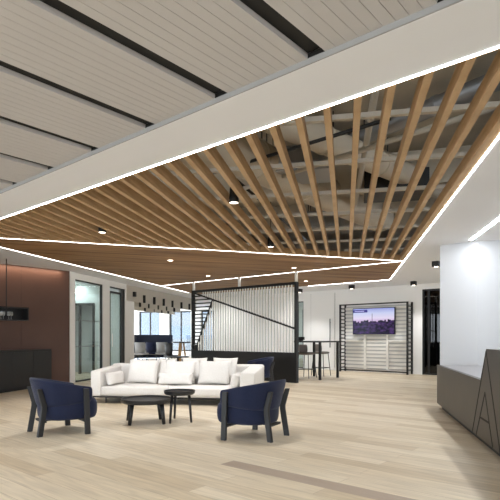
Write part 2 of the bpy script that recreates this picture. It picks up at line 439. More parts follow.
# column and wall behind the desk ------------------------------------
CA = at(440,245.5,ZC); CA.z = 0
CBt = isect(CA, EB, Vector((0,0,0)), Vector((.456,1,0)))
mb = MB(); mb.prism([CA, CBt, CBt+NB*1.2, CA+NB*1.2], 0, ZC); struct(mb.build('wall_pier', M['pier']))
mb = MB(); mb.prism([CBt, CBt+EA*7, CBt+EA*7+NA*.15, CBt+NA*.15], 0, ZC); struct(mb.build('wall_right', M['pier']))

mb = MB(); a_ = CBt+EA*3.4; wall_seg(mb, a_-NA*15, a_, .15, 0, ZC); struct(mb.build('wall_light_block', M['white_paint']))  # unseen wall added to hold daylight off the pier and desk floor
# window wall far behind the lounge ----------------------------------
WO = Vector((-9.0, 31.0, 0)); WRZ = radians(-14)
WD = Vector((cos(WRZ), sin(WRZ), 0))
mb = MB(); mb.box(-2, 16, 0, .3, 0, .35).box(-2,16,0,.3,2.75,3.9)
xs = [-.4, 2.0, 4.0, 6.0, 8.0, 10.0, 12.0, 14.0]
for x in xs: mb.box(x-.3, x+.3, -.1, .3, .35, 2.75)
struct(mb.build('wall_window', M['white_paint'], loc=WO, rz=WRZ))
for i, (a, b) in enumerate(zip(xs, xs[1:])):
    a += .3; b -= .3
    mb = MB(); mb.box(a,a+.05,.1,.2,.35,2.75).box(b-.05,b,.1,.2,.35,2.75).box(a+.05,b-.05,.1,.2,.35,.42).box(a+.05,b-.05,.1,.2,2.68,2.75).box((a+b)/2-.03,(a+b)/2+.03,.1,.2,.42,2.68)
    w = struct(mb.build('window_%d' % (i+3), M['steel'], loc=WO, rz=WRZ))
    MB().box(a+.05, b-.05, .14, .15, .42, 2.68).build('pane', M['glass_sun'], w)
# buildings across the street
for i, (x, y, w_, h, c, lab) in enumerate(((-16,52,7,16,(206,214,222),'pale blue tower block seen through the left windows'), (-6,58,8,11,(204,204,200),'lower cream block seen through the middle windows'), (4,56,9,18,(196,208,220),'grey blue block seen past the slatted screen'))):
    t = thing('building', lab, 'building', (x,y,-12), radians(-14))
    MB().box(-w_/2,w_/2,0,8,0,h+12).build('wall', mat('facade', c, .8), t)
    mb = MB(); z = 1.
    while z < h+10:
        mb.box(-w_/2+.4, w_/2-.4, -.05, 0, z, z+1.5); z += 3
    mb.build('window_band', mat('facade_glass', (186,200,214), .5), t)

# ------------------------------------------------------------------ linear acoustic panels over the foreground
ZP = 2.935
T0 = K1 - NB*BW; TR = K3 - NB*BW
# gap centres along the bulkhead, 0.805 m apart
g0 = (at(310,66,ZP) - T0).dot(EB) + .1
PITCH, GAP = .805, .125
void = MB().prism([T0-EB*6-NB*10, TR+EB*6-NB*10, TR+EB*6-NB*.012, T0-EB*6-NB*.012], ZP+.035, ZP+.08).build('ceiling_void', M['gap']); struct(void)
lo, hi = -7, 9
first = None; npan = 0
for k in range(-8, 3):
    a = g0 + k*PITCH + GAP/2; b = g0 + (k+1)*PITCH - GAP/2
    mb = MB(); n = 9; w = (b-a)/n
    for i in range(n):
        mb.box(i*w+.0015, (i+1)*w-.0015, -9, -.012, 0, .028)
    mb.box(0, b-a, -9, -.012, .012, .034)
    base = T0 + EB*a; base.z = ZP
    o = mb.build('acoustic_panel', M['panel'], loc=base, rz=RZ_B)
    tag(o, '', 'ceiling panel', 'grooved acoustic panels over the foreground'); o['_a'] = a; npan += 1
panels = [o for o in COL.objects if o.name.startswith('acoustic_panel')]
for o in panels:                                           # 1st = furthest left in view
    del o['_a']
plab = {}
# closing upstand between panels and bulkhead
mb = MB(); base = T0 - EB*6; base.z = 0
mb.box(0, (K3-K1).length+12, -.012, 0, ZC+.001, ZP+.002)
struct(mb.build('trim_upstand', mat('shaded_trim', (150,150,150), .6), loc=base, rz=RZ_B))  # unlit side face of the bulkhead, its shade put into the grey
struct(MB().box(0, (K3-K1).length+12, -.0119, 0, ZP+.003, ZP+.034).build('trim_slot', M['gap'], loc=base, rz=RZ_B))

# ------------------------------------------------------------------ open oak battens (big triangle) with plenum above
tri = [K1, K3, K2]
raft = thing('batten_ceiling', 'open ceiling of long oak battens framed by light strips', 'batten ceiling', (K1.x,K1.y,ZC))
off = Vector((K1.x,K1.y,ZC))
nS = Vector((dL2.y,-dL2.x,0))                                # to the right of the battens
pit = .224; D0 = .07; sw = .052; sh = .125
wmax = abs((K1-K2).dot(nS))
i = 0
while True:
    dist = D0 + i*pit; i += 1
    if dist > wmax - .03: break
    p = K2 - nS*dist
    c = clip([(v.x,v.y) for v in tri], Vector((p.x,p.y)), Vector((dL2.x,dL2.y)))
    if not c or c[1]-c[0] < .12: continue
    a = p + dL2*(c[0]+.03); b = p + dL2*(c[1]-.03)
    a = a - off + Vector((0,0,sh/2)); b = b - off + Vector((0,0,sh/2))
    ln = (b-a).length
    mbs = MB().box(-sw/2, sw/2, 0, ln, -sh/2, sh/2)
    o = mbs.build('batten', M['oak'], raft, loc=a, rz=atan2(dL2.y,dL2.x)-pi/2)
# edge boards
for (a, b) in ((K1,K3),(K3,K2),(K2,K1)):
    t = (b-a).normalized(); n = Vector((-t.y,t.x,0))
    cen = (K1+K2+K3)/3
    if n.dot(cen-a) < 0: n = -n
    ln = (b-a).length
    q = [a+t*.05, b-t*.05, b-t*.05+n*.042, a+t*.05+n*.042]
    MB().prism([v-off for v in q], 0.005, sh).build('edge_board', M['oak'], raft)
# cross rails
rs = K3.y
k = 0
base = K2
for k in range(0, 9):
    along = -9.55 + k*1.1
    p = base + dL2*along
    c = clip([(v.x,v.y) for v in tri], Vector((p.x,p.y)), Vector((nS.x,nS.y)))
    if not c or c[1]-c[0] < .3: continue
    a = p + nS*(c[0]+.02) - off; b = p + nS*(c[1]-.02) - off
    a.z = b.z = sh + .022
    MB().bar(a, b, .045, .042).build('cross_rail', M['rail'], raft)

# lower timber ceilings: close-set slats
dL4 = (K2-K1).normalized()
def fine_panel(name, poly, label, d, pitch=.13, w=.098):
    c0 = Vector((poly[0].x, poly[0].y, ZC))
    t = thing(name, label, 'timber ceiling', c0)
    nn = Vector((-d.y,d.x,0))
    vals = [(v-c0).dot(nn) for v in poly]
    mb = MB(); s = min(vals)+pitch/2
    while s < max(vals):
        p = c0 + nn*s
        c = clip([(v.x,v.y) for v in poly], Vector((p.x,p.y)), Vector((d.x,d.y)))
        if c and c[1]-c[0] > .1:
            a = p + d*(c[0]+.01) - c0; b = p + d*(c[1]-.01) - c0
            a.z = b.z = .022
            mb.bar(a, b, w, .036)
        s += pitch
    mb.build('slat_field', M['oak_panel'], t)
    MB().prism([v-c0 for v in poly], .042, .06).build('backing_board', M['oak_panel'], t)
    return t
fine_panel('timber_ceiling', [K1,K2,K6], 'dark oak slatted triangle between bronze wall and slatted screen', dL4)
fine_panel('timber_ceiling', [K6,K2,K4,K5], 'dark oak slatted ceiling behind the slatted screen', dL4)

# LED strips
def led(a, b, label, m='led', w=.018, z=ZC, inset=.0, side=None):
    t = (b-a).normalized(); ln = (b-a).length
    th = thing('light_strip', label, 'light strip', (a.x,a.y,z), atan2(t.y,t.x))
    MB().box(0, ln, -w/2-.002, w/2+.002, .0, .03).build('channel', M['white_metal'], th)
    MB().box(0, ln, -w/2, w/2, -.004, 0).build('diffuser', M[m], th)
    return th
led(K1-EB*.0, K3, 'long light strip along the white bulkhead edge', w=.022)
led(K3, K4, 'light strip along the batten ceiling on the reception desk side', w=.02)
led(K1, K2, 'light strip dividing open battens from dark oak slats', m='led_dim', w=.016)
led(K6, K2, 'light strip straight above the slatted screen', m='led_dim', w=.02)
led(Vector((1.72,16.87,ZC)) + EB*.3, K4, 'far light strip nearest the wall with the television', w=.02)
led(K1, r2, 'light strip along the bronze and glazed wall side', m='led_dim', w=.018)
e0, e1 = at(471,239.8,ZC), at(500,218,ZC)
dd = (e1-e0).normalized()
led(e0, e0+dd*6.0, 'light strip over the reception desk counter', m='led_soft', w=.05, z=ZC-.001)

# plenum services ---------------------------------------------------------
sv = [ # px,py at z -> ends
    ('air_duct', 'broad beige air duct crossing above the middle battens', (232,150), (352,205), 3.45, .26, 'duct'),
    ('air_duct', 'beige branch duct above the right battens', (300,130), (420,180), 3.55, .16, 'duct'),
    ('air_duct', 'grey metal duct above the nearest battens', (330,150), (450,100), 3.75, .1, 'galv'),
]
for nm, lab, a, b, z, r, m in sv:
    A, B = at(*a, z), at(*b, z); t = (B-A).normalized(); A -= t*1.2; B += t*1.2
    th = thing(nm, lab, 'duct', (A.x,A.y,z), atan2(t.y,t.x)); ln = (B-A).length
    MB().tube([(0,0,0),(ln,0,0)], r, 24).build('pipe', M[m], th, smooth=True)
    x = .4
    while x < ln:
        MB().tube([(x,0,0),(x+.05,0,0)], r+.012, 24).build('collar', M[m], th); x += 1.2
    x = .6
    while x < ln:
        MB().bar((x,0,r), (x,0,3.95-z), .012, .012, up=(0,1,0)).build('hanger', M['steel'], th); x += 1.2
def cyl_run(name, label, a, b, z, r, m):
    A, B = at(*a, z), at(*b, z); t = (B-A).normalized()
    o = MB().tube([A-t*.8, B+t*.8], r, 10).build(name, M[m], smooth=True); tag(o, label, 'pipe')
cyl_run('pipe', 'thin white sprinkler pipe above the right battens', (285,175), (455,120), 3.3, .03, 'rail')
cyl_run('pipe', 'white pipe running lengthwise above the battens', (372,110), (352,225), 3.35, .035, 'rail')
cyl_run('conduit', 'black conduit above the nearest battens', (255,160), (320,140), 3.3, .02, 'black')
cyl_run('conduit', 'black conduit above the battens by the bulkhead', (225,170), (300,235), 3.4, .022, 'black')
for lab, (x0, y0), (x1, y1) in (('concrete beam above the middle battens',(250,185),(430,170)), ('concrete beam above the far battens',(230,222),(420,214))):
    A, B = at(x0,y0,3.7), at(x1,y1,3.7); t = (B-A).normalized()
    o = MB().bar(A-t*3, B+t*3, .35, .5).build('ceiling_beam', M['slab']); struct(o)
for lab, px, py in (('grey air box above the battens near the bulkhead',300,170), ('black fan box above the right battens',395,190), ('grey air box above the far middle battens',330,225)):
    c = at(px,py,3.4)
    t = thing('fan_box', lab, 'ceiling unit', (c.x,c.y,3.3), RZ_A)
    MB().box(-.45,.45,-.3,.3,0,.32).build('case', M['black'] if 'dark' in lab or 'black' in lab else M['galv'], t, bevel=.01)
    for sx in (-.4,.4):
        for sy in (-.25,.25): MB().bar((sx,sy,.32),(sx,sy,.65),.012,.012,up=(0,1,0)).build('hanger', M['steel'], t)

# ------------------------------------------------------------------ lamps
def spot(loc, power, ang=110, parent=None, rad=.04, col=(1,1,1), blend=.6, rot=None):
    l = bpy.data.lights.new('spot_lamp','SPOT'); l.energy = power; l.spot_size = radians(ang); l.spot_blend = blend
    l.shadow_soft_size = rad; l.color = col
    o = bpy.data.objects.new('spot_lamp', l); COL.objects.link(o); o.location = loc
    if rot: o.rotation_euler = rot
    if parent: o.parent = parent
    return o
SPOT_W = 84
# black cylinder pendants between the battens
pend = [((235,203),'black cylinder downlight hanging in the middle of the open battens'),
        ((272,247),'black cylinder downlight close to the middle of the dividing light strip'),
        ((97,233),'black cylinder downlight low among the battens on the left'),
        ((398,170),'black cylinder downlight over the right battens by the desk')]
first = None
for (px,py), lab in pend[:3]:
    c = at(px,py,2.87)
    # slide into the nearest space between two battens
    dist = (K2-c).dot(nS); kk = round((dist-D0-pit/2)/pit); c = c + nS*(dist-(D0+pit/2+kk*pit))
    if first is None:
        t = thing('pendant_downlight', lab, 'downlight', (c.x,c.y,2.87), 0, 'cylinder downlights between the battens')
        MB().lathe([(0,.2),(.045,.2),(.052,.19),(.062,.0),(.055,0),(.055,.03),(0,.03)], 24).build('housing', M['soft_black'], t)
        MB().lathe([(0,.006),(.054,.006),(.054,.014),(0,.014)], 24).build('lens', M['lamp'], t)
        MB().tube([(0,0,.2),(0,0,1.08)], .006, 8).build('stem', M['soft_black'], t)
        first = t
    else:
        t = dup(first, (c.x,c.y,2.87), 0, lab)
    spot((0,0,-.03), SPOT_W, parent=t)
# small recessed downlights in the dark oak
rec = [((170.4,260.6),'round recessed downlight above the lounge left of the screen'), ((294,268),'round recessed downlight above the right end of the slatted screen'),
       ((208,276),'small recessed downlight behind the left part of the screen'), ((306,281.2),'small recessed downlight beyond the screen near the high table')]
first = None
for (px,py), lab in rec:
    c = at(px,py,ZC-.006)
    if first is None:
        t = thing('recessed_downlight', lab, 'downlight', (c.x,c.y,ZC), 0, 'recessed downlights in the dark oak ceiling')
        MB().lathe([(.075,.0),(.075,-.006),(.055,-.006),(.055,0),(.075,0)], 24).build('ring', M['white_metal'], t)
        MB().lathe([(0,-.001),(.055,-.001),(.055,-.004),(0,-.004)], 24).build('lens', M['lamp'], t)
        first = t
    else:
        t = dup(first, (c.x,c.y,ZC), 0, lab)
    spot((0,0,-.03), SPOT_W*.8, parent=t)
# black cube spotlights on the white ceilings
cub = [((436.2,261.3),'black cube ceiling spotlight beside the white pier',.16), ((413.7,281.2),'black cube ceiling spotlight before the dark glazed door',.14), ((351.7,285.1),'black cube ceiling spotlight above the television',.15),
       ((299.7,288.9),'black cube ceiling spotlight at the right end of the screen',.12), ((147.2,291.2),'black cube ceiling spotlight over the open office on the left',.15)]
first = None
for (px,py), lab, s in cub:
    c = at(px,py,ZC)
    if first is None:
        t = thing('cube_spotlight', lab, 'spotlight', (c.x,c.y,ZC), RZ_B, 'black cube spotlights')
        MB().box(-.075,.075,-.075,.075,-.125,0).build('housing', M['soft_black'], t, bevel=.006)
        MB().lathe([(0,-.1265),(.045,-.1265),(.045,-.1255),(0,-.1255)], 20).build('lens', M['lamp'], t)
        first = t
    else: t = dup(first, (c.x,c.y,ZC), RZ_B, lab)
    spot((0,0,-.15), SPOT_W*.5, parent=t)

# ------------------------------------------------------------------ reception desk
DO = at(437,408,0); t_ = (at(500,463,0)-DO).normalized(); DRZ = atan2(t_.y,t_.x)
desk = thing('reception_desk', 'long dark bronze reception desk with a grooved letter A', 'reception desk', DO, DRZ)
APX, ZH, ZL = 3.25, 1.075, .728
fr = [(0,.085),(7.2,.085),(7.2,ZH),(APX,ZH),(2.995,ZL),(0,ZL)]
MB().xzprism(fr, 0, .06).build('front_panel', M['desk'], desk, bevel=.003)
MB().xzprism([(APX+.0,ZH),(2.995+.0,ZL),(2.995,ZL-.1),(7.2,ZL-.1),(7.2,ZH)][::-1], .0601, .42).build('raised_ledge', M['desk'], desk, bevel=.003)
MB().box(.0,7.2,.0601,.84,ZL-.04,ZL-.002).build('counter_top', M['counter'], desk, bevel=.003)
MB().box(0,.05,.0601,.84,.085,ZL-.041).build('end_panel', M['desk'], desk)
MB().box(.07,7.1,.07,.12,0,.0849).build('plinth', M['soft_black'], desk)
def groove(a, b, nm='letter_groove'):
    MB().bar((a[0],-.0005,a[1]), (b[0],-.0005,b[1]), .004, .022, up=Vector((b[1]-a[1],0,a[0]-b[0]))).build(nm, M['gap'], desk)
groove((3.25,1.05),(2.62,.09)); groove((3.25,1.05),(3.78,.09))
groove((3.205,.61),(2.81,.09)); groove((3.205,.61),(3.51,.09)); groove((2.985,.315),(3.375,.315))

# ------------------------------------------------------------------ armchairs
def armchair_proto(label, loc, rz):
    t = thing('armchair', label, 'armchair', loc, rz, 'navy tub armchairs')
    # seat body
    out = []
    for k in range(0, 25):
        f = pi/2 + pi*k/24
        out.append((.04 + .27*cos(f), .335*sin(f)))
    def corner(cx, cy, r, a0, a1):
        for k in range(9):
            f = a0 + (a1-a0)*k/8; out.append((cx + r*cos(f), cy + r*sin(f)))
    corner(.30, -.215, .12, -pi/2, 0); corner(.30, .215, .12, 0, pi/2)
    rows = []
    prof = [(.0,.172),(.86,.172),(.95,.186),(1.0,.225),(1.02,.30),(1.01,.375),(.96,.42),(.87,.442),(.5,.452),(.0,.455)]
    for s, z in prof:
        rows.append([(.06 + (x-.06)*max(s,.02), y*max(s,.02), z) for x, y in out])
    mb = MB(); mb.grid(rows, close=True)
    mb.build('seat', M['navy'], t, smooth=True, sub=1)
    # wrapped shell: arms and back in one band
    path = []
    for k in range(6): path.append((.33 - .29*k/6, .355, 0))
    for k in range(0, 25):
        f = pi/2 + pi*k/24; path.append((.04 + .29*cos(f), .355*sin(f), 1))
    for k in range(1, 7): path.append((.04 + .29*k/6, -.355, 0))
    P = [Vector((a,b)) for a,b,_ in path]
    rows = []
    for i, p in enumerate(P):
        tt = (P[min(i+1,len(P)-1)] - P[max(i-1,0)]).normalized(); n = Vector((tt.y,-tt.x))
        if n.dot(p - Vector((.1,0))) < 0: n = -n
        back = max(0., min(1., (.33 - p.x)/.58)); b2 = back*back*(3-2*back)
        zt = .575 + .125*back**1.15; zb = .405 - .05*back
        lean = .012 + .075*b2; th = .062
        row = []
        for (u, v) in ((0.,0.),(.0,.5),(.02,.9),(.25,1.),(.7,1.),(.98,.93),(1.,.55),(1.,.02),(.8,-.04),(.3,-.04)):
            z = zb + (zt-zb)*v
            dd_ = lean*max(0,v)**1.2 - th*u
            q = p + n*dd_
            row.append((q.x, q.y, z))
        rows.append(row)
    mb = MB(); R = mb.grid(rows, close=True)
    mb.bm.faces.new(R[0]); mb.bm.faces.new(R[-1][::-1])
    mb.build('backrest', M['navy'], t, smooth=True, sub=1)
    # inner back cushion
    # front legs
    for s in (-1, 1):
        mb = MB()
        w, th = .066, .034
        def plank(pts, wd):
            for (a, b), ww in zip(zip(pts, pts[1:]), wd): pass
        poly = [(.215,0),(.283,0),(.262,.565),(.196,.565)]
        mb.xzprism(poly, s*.385-.018, s*.385+.018)
        mb.build('leg', M['leg'], t, bevel=.006)
    for s in (-1, 1):
        # bent rear leg: foot behind, knee forward, top leaning back
        poly = [(-.315,0),(-.25,0),(-.198,.32),(-.198,.38),(-.262,.575),(-.318,.575),(-.264,.37),(-.264,.33)]
        mb = MB(); mb.xzprism(poly, -.019, .019)
        o = mb.build('leg', M['leg'], t, bevel=.006)
        o.location = (0.0, s*.165, 0); o.rotation_euler.z = -s*.22
    # under-frame
    mb = MB(); mb.bar((.24,-.37,.163),(.24,.37,.163),.05,.025).bar((-.2,0,.163),(.24,0,.163),.05,.025).bar((-.2,-.16,.163),(-.2,.16,.163),.05,.025)
    mb.build('under_frame', M['leg'], t)
    return t
def chair_pose(fx, fy, rx, ry):
    """from mid front-leg and mid rear-leg points -> location and yaw"""
    f = Vector((fx-rx, fy-ry)); a = atan2(f.y, f.x)
    m_ = Vector((fx+rx, fy+ry))/2
    f.normalize(); m_ += f*.045
    return (m_.x, m_.y, 0), a
l, a = chair_pose(-.086,6.125,.36,5.88)
ch = armchair_proto('navy tub armchair on the right, in front of the sofa arm', l, a)
l, a = chair_pose(-2.28,6.46,-2.67,6.16)
dup(ch, l, a, 'navy tub armchair on the left, nearest the bronze wall')
dup(ch, (.29,12.75,0), radians(186), 'navy tub armchair half hidden behind the sofa, by the screen')

# ------------------------------------------------------------------ sofa
STH = radians(10)
sfo = at(93.5,397.6,.1) + Vector((-.06,0,0)); sfo.z = 0
sofa = thing('sofa', 'long cream fabric sofa with slim dark base', 'sofa', sfo, -STH)
SW, SD = 3.03, 1.12
AWL = .2; AWR = .27
MB().box(.03,SW-.03,.03,SD-.05,.1,.13).build('base_frame', M['steel'], sofa)
MB().box(AWL-.02,SW-AWR+.02,.03,SD-.2,.131,.2).build('seat_base', M['cream'], sofa, bevel=.03, seg=3, smooth=True)
def soft_box(x0,x1,y0,y1,z0,z1, bulge=.02, e=.35, n=10):
    """softly inflated block"""
    mb = MB(); bm = mb.bm
    bmesh.ops.create_cube(bm, size=2); bmesh.ops.subdivide_edges(bm, edges=bm.edges[:], cuts=n, use_grid_fill=True)
    cx, cy, cz = (x0+x1)/2,(y0+y1)/2,(z0+z1)/2; sx, sy, sz = (x1-x0)/2,(y1-y0)/2,(z1-z0)/2
    r = min(sx,sy,sz)*e
    for v in bm.verts:
        p = Vector((v.co.x*sx, v.co.y*sy, v.co.z*sz))
        core = Vector((max(-sx+r,min(sx-r,p.x)), max(-sy+r,min(sy-r,p.y)), max(-sz+r,min(sz-r,p.z))))
        d_ = p - core
        if d_.length > 1e-6: p = core + d_.normalized()*r
        u = v.co
        p.z += (1 if u.z > 0 else -1)*bulge*(1-u.x**2)*(1-u.y**2)*(abs(u.z) > .5)
        p.y += (1 if u.y > 0 else -1)*bulge*.6*(1-u.x**2)*(1-u.z**2)*(abs(u.y) > .5)
        p.x += (1 if u.x > 0 else -1)*bulge*.6*(1-u.y**2)*(1-u.z**2)*(abs(u.x) > .5)
        v.co = p + Vector((cx,cy,cz))
    return mb
SX0, SX1 = AWL, SW-AWR; half = (SX1-SX0)/2
for i in range(2):
    soft_box(SX0+half*i+.003, SX0+half*(i+1)-.003, .0, SD-.3, .16, .305, .012).build('seat_cushion', M['cream'], sofa, smooth=True)
def arm(x0, x1, nm):
    mb = MB(); y1 = SD
    def prof(y): return .585 + .075*(y/y1)
    rows = []
    mb.hexa([Vector(q) for q in ((x0,0,.13),(x1,0,.13),(x1,y1,.13),(x0,y1,.13),(x0,0,prof(0)),(x1,0,prof(0)),(x1,y1,prof(y1)),(x0,y1,prof(y1)))])
    return mb.build(nm, M['cream'], sofa, bevel=.03, seg=4, smooth=True)
arm(0, AWL, 'armrest'); arm(SW-AWR, SW, 'armrest')
bk = MB().box(-.0,SW+.0,SD-.24,SD+.02,.13,.672).build('backrest', M['cream'], sofa, bevel=.04, seg=4, smooth=True)
mb = MB(); mb.box(SX0+half-.002, SX0+half+.002, -.004, 0, .21, .38).build('seam', M['grey_fabric'], sofa)
for x, y in ((.26,.1),(SW-.26,.1),(.26,SD-.15),(SW-.26,SD-.15),(SW/2,.12)):
    MB().box(x-.012,x+.012,y-.012,y+.012,0,.1).build('leg', M['steel'], sofa)
def cushion(label, w, h, th, loc, tilt, yaw=0., roll=0., name='cushion', grp='cream sofa cushions', cat='cushion'):
    N = 18; front, back = [], []
    mb = MB(); bm = mb.bm; vf, vb = {}, {}
    for i in range(N+1):
        for j in range(N+1):
            u, v = 2*i/N-1, 2*j/N-1
            pin = 1 - .075*(1-v*v)*abs(u)**4; pin2 = 1 - .075*(1-u*u)*abs(v)**4
            x, z = u*w/2*pin, v*h/2*pin2
            b = th/2*((1-u**4)*(1-v**4))**.45 if abs(u) < 1 and abs(v) < 1 else 0
            wr = .004*sin(9*u+3*v)*(1-u*u)*(1-v*v)
            vf[i,j] = bm.verts.new((x, -b-wr, z))
            vb[i,j] = vf[i,j] if b == 0 else bm.verts.new((x, b, z))
    for i in range(N):
        for j in range(N):
            bm.faces.new((vf[i,j],vf[i+1,j],vf[i+1,j+1],vf[i,j+1]))
            try: bm.faces.new((vb[i,j],vb[i,j+1],vb[i+1,j+1],vb[i+1,j]))
            except ValueError: pass
    o = mb.build(name, M['cream'], smooth=True)
    Ms = Matrix.Translation(sfo) @ Matrix.Rotation(-STH,4,'Z')
    o.matrix_world = Ms @ Matrix.Translation(Vector(loc)) @ Matrix.Rotation(yaw,4,'Z') @ Matrix.Rotation(tilt,4,'X') @ Matrix.Rotation(roll,4,'Y')
    return tag(o, label, cat, grp)
def sx_at(px, y):                                          # sofa-local x seen in column px at local depth y
    k = (px-250)/FPX; c, s_ = cos(STH), sin(STH)
    bx, by = sfo.x + y*s_, sfo.y + y*c
    return (k*by - bx)/(c + k*s_)
TI = radians(-18)
cushion('large cream cushion at the left end of the sofa', .62, .47, .2, (sx_at(143,.62), .64, .545), TI, 0, radians(2))
cushion('large cream cushion behind the long lumbar pillow', .62, .45, .2, (sx_at(180,.66), .68, .535), TI)
cushion('cream cushion peeping out behind the middle of the sofa', .5, .42, .14, (sx_at(194,.8), .79, .605), TI)
cushion('large cream cushion in the right half of the sofa seat', .62, .46, .2, (sx_at(214,.62), .64, .54), TI)
cushion('cream cushion peeping out behind the right sofa cushion', .48, .42, .14, (sx_at(225,.8), .79, .61), TI)
cushion('flat cream cushion peeping out beside the left cushion', .4, .4, .12, (sx_at(166,.8), .79, .585), TI)
BG = 'cream bolster pillows'
cushion('long cream lumbar pillow in the middle of the sofa', .68, .215, .15, (sx_at(175,.44), .45, .425), radians(-14), 0, 0, 'bolster', BG, 'pillow')
cushion('cream bolster lying along the left sofa arm', .62, .25, .17, (AWL+.12, .36, .435), radians(-12), radians(90), 0, 'bolster', BG, 'pillow')
cushion('cream bolster lying along the right sofa arm', .54, .25, .17, (SX1-.11, .34, .435), radians(-12), radians(-90), 0, 'bolster', BG, 'pillow')

# ------------------------------------------------------------------ coffee tables
def round_table(name, label, c, R, zt, legs, lw, rz=0):
    t = thing(name, label, 'table', (c[0],c[1],0), rz)
    MB().lathe([(0,zt-.05),(R-.03,zt-.05),(R-.006,zt-.03),(R,zt+.005),(R-.004,zt+.01),(R-.016,zt+.008),(R-.022,zt-.012),(0,zt-.012)], 48).build('tabletop', M['tabletop'], t, smooth=False)
    for (x0,y0,x1,y1) in legs:
        mb = MB(); a = Vector((x0,y0,zt-.05)); b = Vector((x1,y1,0))
        mb.tube([a, a*.5+b*.5, b], [lw*1.25, lw*1.1, lw*.9], 12)
        mb.build('leg', M['tabletop'], t, smooth=True)
    return t
def rel(px, py, c):
    p = at(px,py,0); return p.x-c[0], p.y-c[1]
cc = (-1.45, 7.02); lg = []
for px, py in ((129.5,425.5),(164,424.3),(127.8,420.5),(160.5,419.3)):
    x, y = rel(px,py,cc); lg.append((x*.86, y*.86, x, y))
round_table('coffee_table', 'large round black coffee table with raised rim before the sofa', cc, .362, .335, lg, .026)
c2 = (-1.0, 7.1); lg = []
for px, py in ((170,423.5),(191.4,422.5),(174.5,418.5)):
    x, y = rel(px,py,c2); lg.append((x*.8, y*.8, x, y))
round_table('side_table', 'small round black side table overlapping the coffee table', c2, .222, .435, lg, .017)

# ------------------------------------------------------------------ slatted screen
scr = thing('slatted_screen', 'black framed room divider with white vertical slats', 'room divider', SL, RZ_B)
ZR, ZTOP = .79, 2.64
MB().box(0, SLEN, -.05, .05, 0, ZR).build('base_panel', M['soft_black'], scr, bevel=.004)
def rail(nm, a, b, w=.07, dpt=.1): return MB().bar((a[0],0,a[1]), (b[0],0,b[1]), dpt, w, up=Vector((a[1]-b[1],0,b[0]-a[0]))).build(nm, M['soft_black'], scr)
rail('frame_post', (.035,ZR), (.035,ZTOP)); rail('frame_post', (SLEN-.035,ZR), (SLEN-.035,ZTOP))
rail('top_rail', (.07,ZTOP-.035), (SLEN-.07,ZTOP-.035))
D1a, D1b = (.07,2.57), (SLEN-.07,1.42)
d1z = lambda x: D1a[1] + (x-D1a[0])*(D1b[1]-D1a[1])/(D1b[0]-D1a[0])
D2a, D2b = (.9,d1z(.9)), (.16,ZR+.02)
d2x = lambda z: D2b[0] + (z-D2b[1])*(D2a[0]-D2b[0])/(D2a[1]-D2b[1])
d2z = lambda x: D2b[1] + (x-D2b[0])*(D2a[1]-D2b[1])/(D2a[0]-D2b[0])
rail('diagonal_rail', D1a, D1b, .045, .07); rail('diagonal_rail', D2a, D2b, .045, .07)
z = ZR + .1
while z < 2.5:                                              # black horizontal blades in the left triangle
    x1 = d2x(z) if z < D2a[1] else D1a[0] + (z-D1a[1])*(D1b[0]-D1a[0])/(D1b[1]-D1a[1])
    if x1 > .14: MB().box(.07, x1, -.03, .03, z-.017, z+.017).build('horizontal_slat', M['soft_black'], scr)
    z += .112
def vslat(x, za, zb):
    o = MB().box(x-.019, x+.019, -.03, -.018, za, zb).build('vertical_slat', M['white_metal'], scr)
    MB().box(x-.004, x+.012, -.0179, .004, za, zb).build('slat_core', M['soft_black'], o)
x = .2
while x < SLEN-.1:
    if ZTOP-.07-d1z(x) > .1: vslat(x, d1z(x)+.022, ZTOP-.07)
    top = d1z(x)-.024 if x > D2a[0] else d2z(x)-.04
    if top - ZR > .1: vslat(x, ZR, top)
    x += .1
for x in (.06, 1.95, SLEN-.04):
    MB().tube([(x,0,ZTOP),(x,0,ZC)], .042, 16).build('ceiling_post', M['white_metal'], scr, smooth=True)

# ------------------------------------------------------------------ high table and stools
TA, TB = at(320,380,0), at(337.6,377.6,0)
ntb = (TB-TA).normalized(); trz = atan2(ntb.y, ntb.x)
ht = thing('high_table', 'tall black table behind the right end of the screen', 'table', TA, trz)
TL = (TB-TA).length; TWD = .8
MB().box(-.04,TL+.04,-.04,TWD+.04,1.045,1.085).build('tabletop', M['tabletop'], ht, bevel=.003)
for x in (0,TL):
    for y in (0,TWD): MB().box(x-.03,x+.03,y-.03,y+.03,0,1.045).build('leg', M['soft_black'], ht)
def stool(label, loc, rz):
    t = thing('bar_stool', label, 'stool', loc, rz, 'bar stools at the high table')
    soft_box(-.2,.2,-.2,.2,.68,.75,.01,.8,6).build('seat', M['stool'], t, smooth=True)
    mb = MB(); rows = []
    for k in range(13):
        f = pi - 1.25 + 2.5*k/12
        rows.append([(.21*cos(f)-.0, .215*sin(f), .72), (.23*cos(f)-.02, .235*sin(f), .98), (.205*cos(f)-.02,.21*sin(f), .99), (.185*cos(f),.19*sin(f),.73)])
    R = mb.grid(rows, close=True); mb.bm.faces.new(R[0]); mb.bm.faces.new(R[-1][::-1])
    mb.build('backrest', M['stool'], t, smooth=True, sub=1)
    for sx in (-1,1):
        for sy in (-1,1): MB().tube([(sx*.16,sy*.16,.69),(sx*.22,sy*.22,0)], .012, 8).build('leg', M['black'], t, smooth=True)
    mb = MB()
    q = [(.2,.2,.25),(-.2,.2,.25),(-.2,-.2,.25),(.2,-.2,.25)]
    for a, b in zip(q, q[1:]+q[:1]): mb.tube([a,b], .009, 8)
    mb.build('footrest', M['black'], t)
    return t
st = stool('taupe bar stool nearer the screen at the high table', (1.66,14.75,0), trz-pi/2)
dup(st, (2.2,15.5,0), trz-pi/2, 'taupe bar stool farther from the screen at the high table')
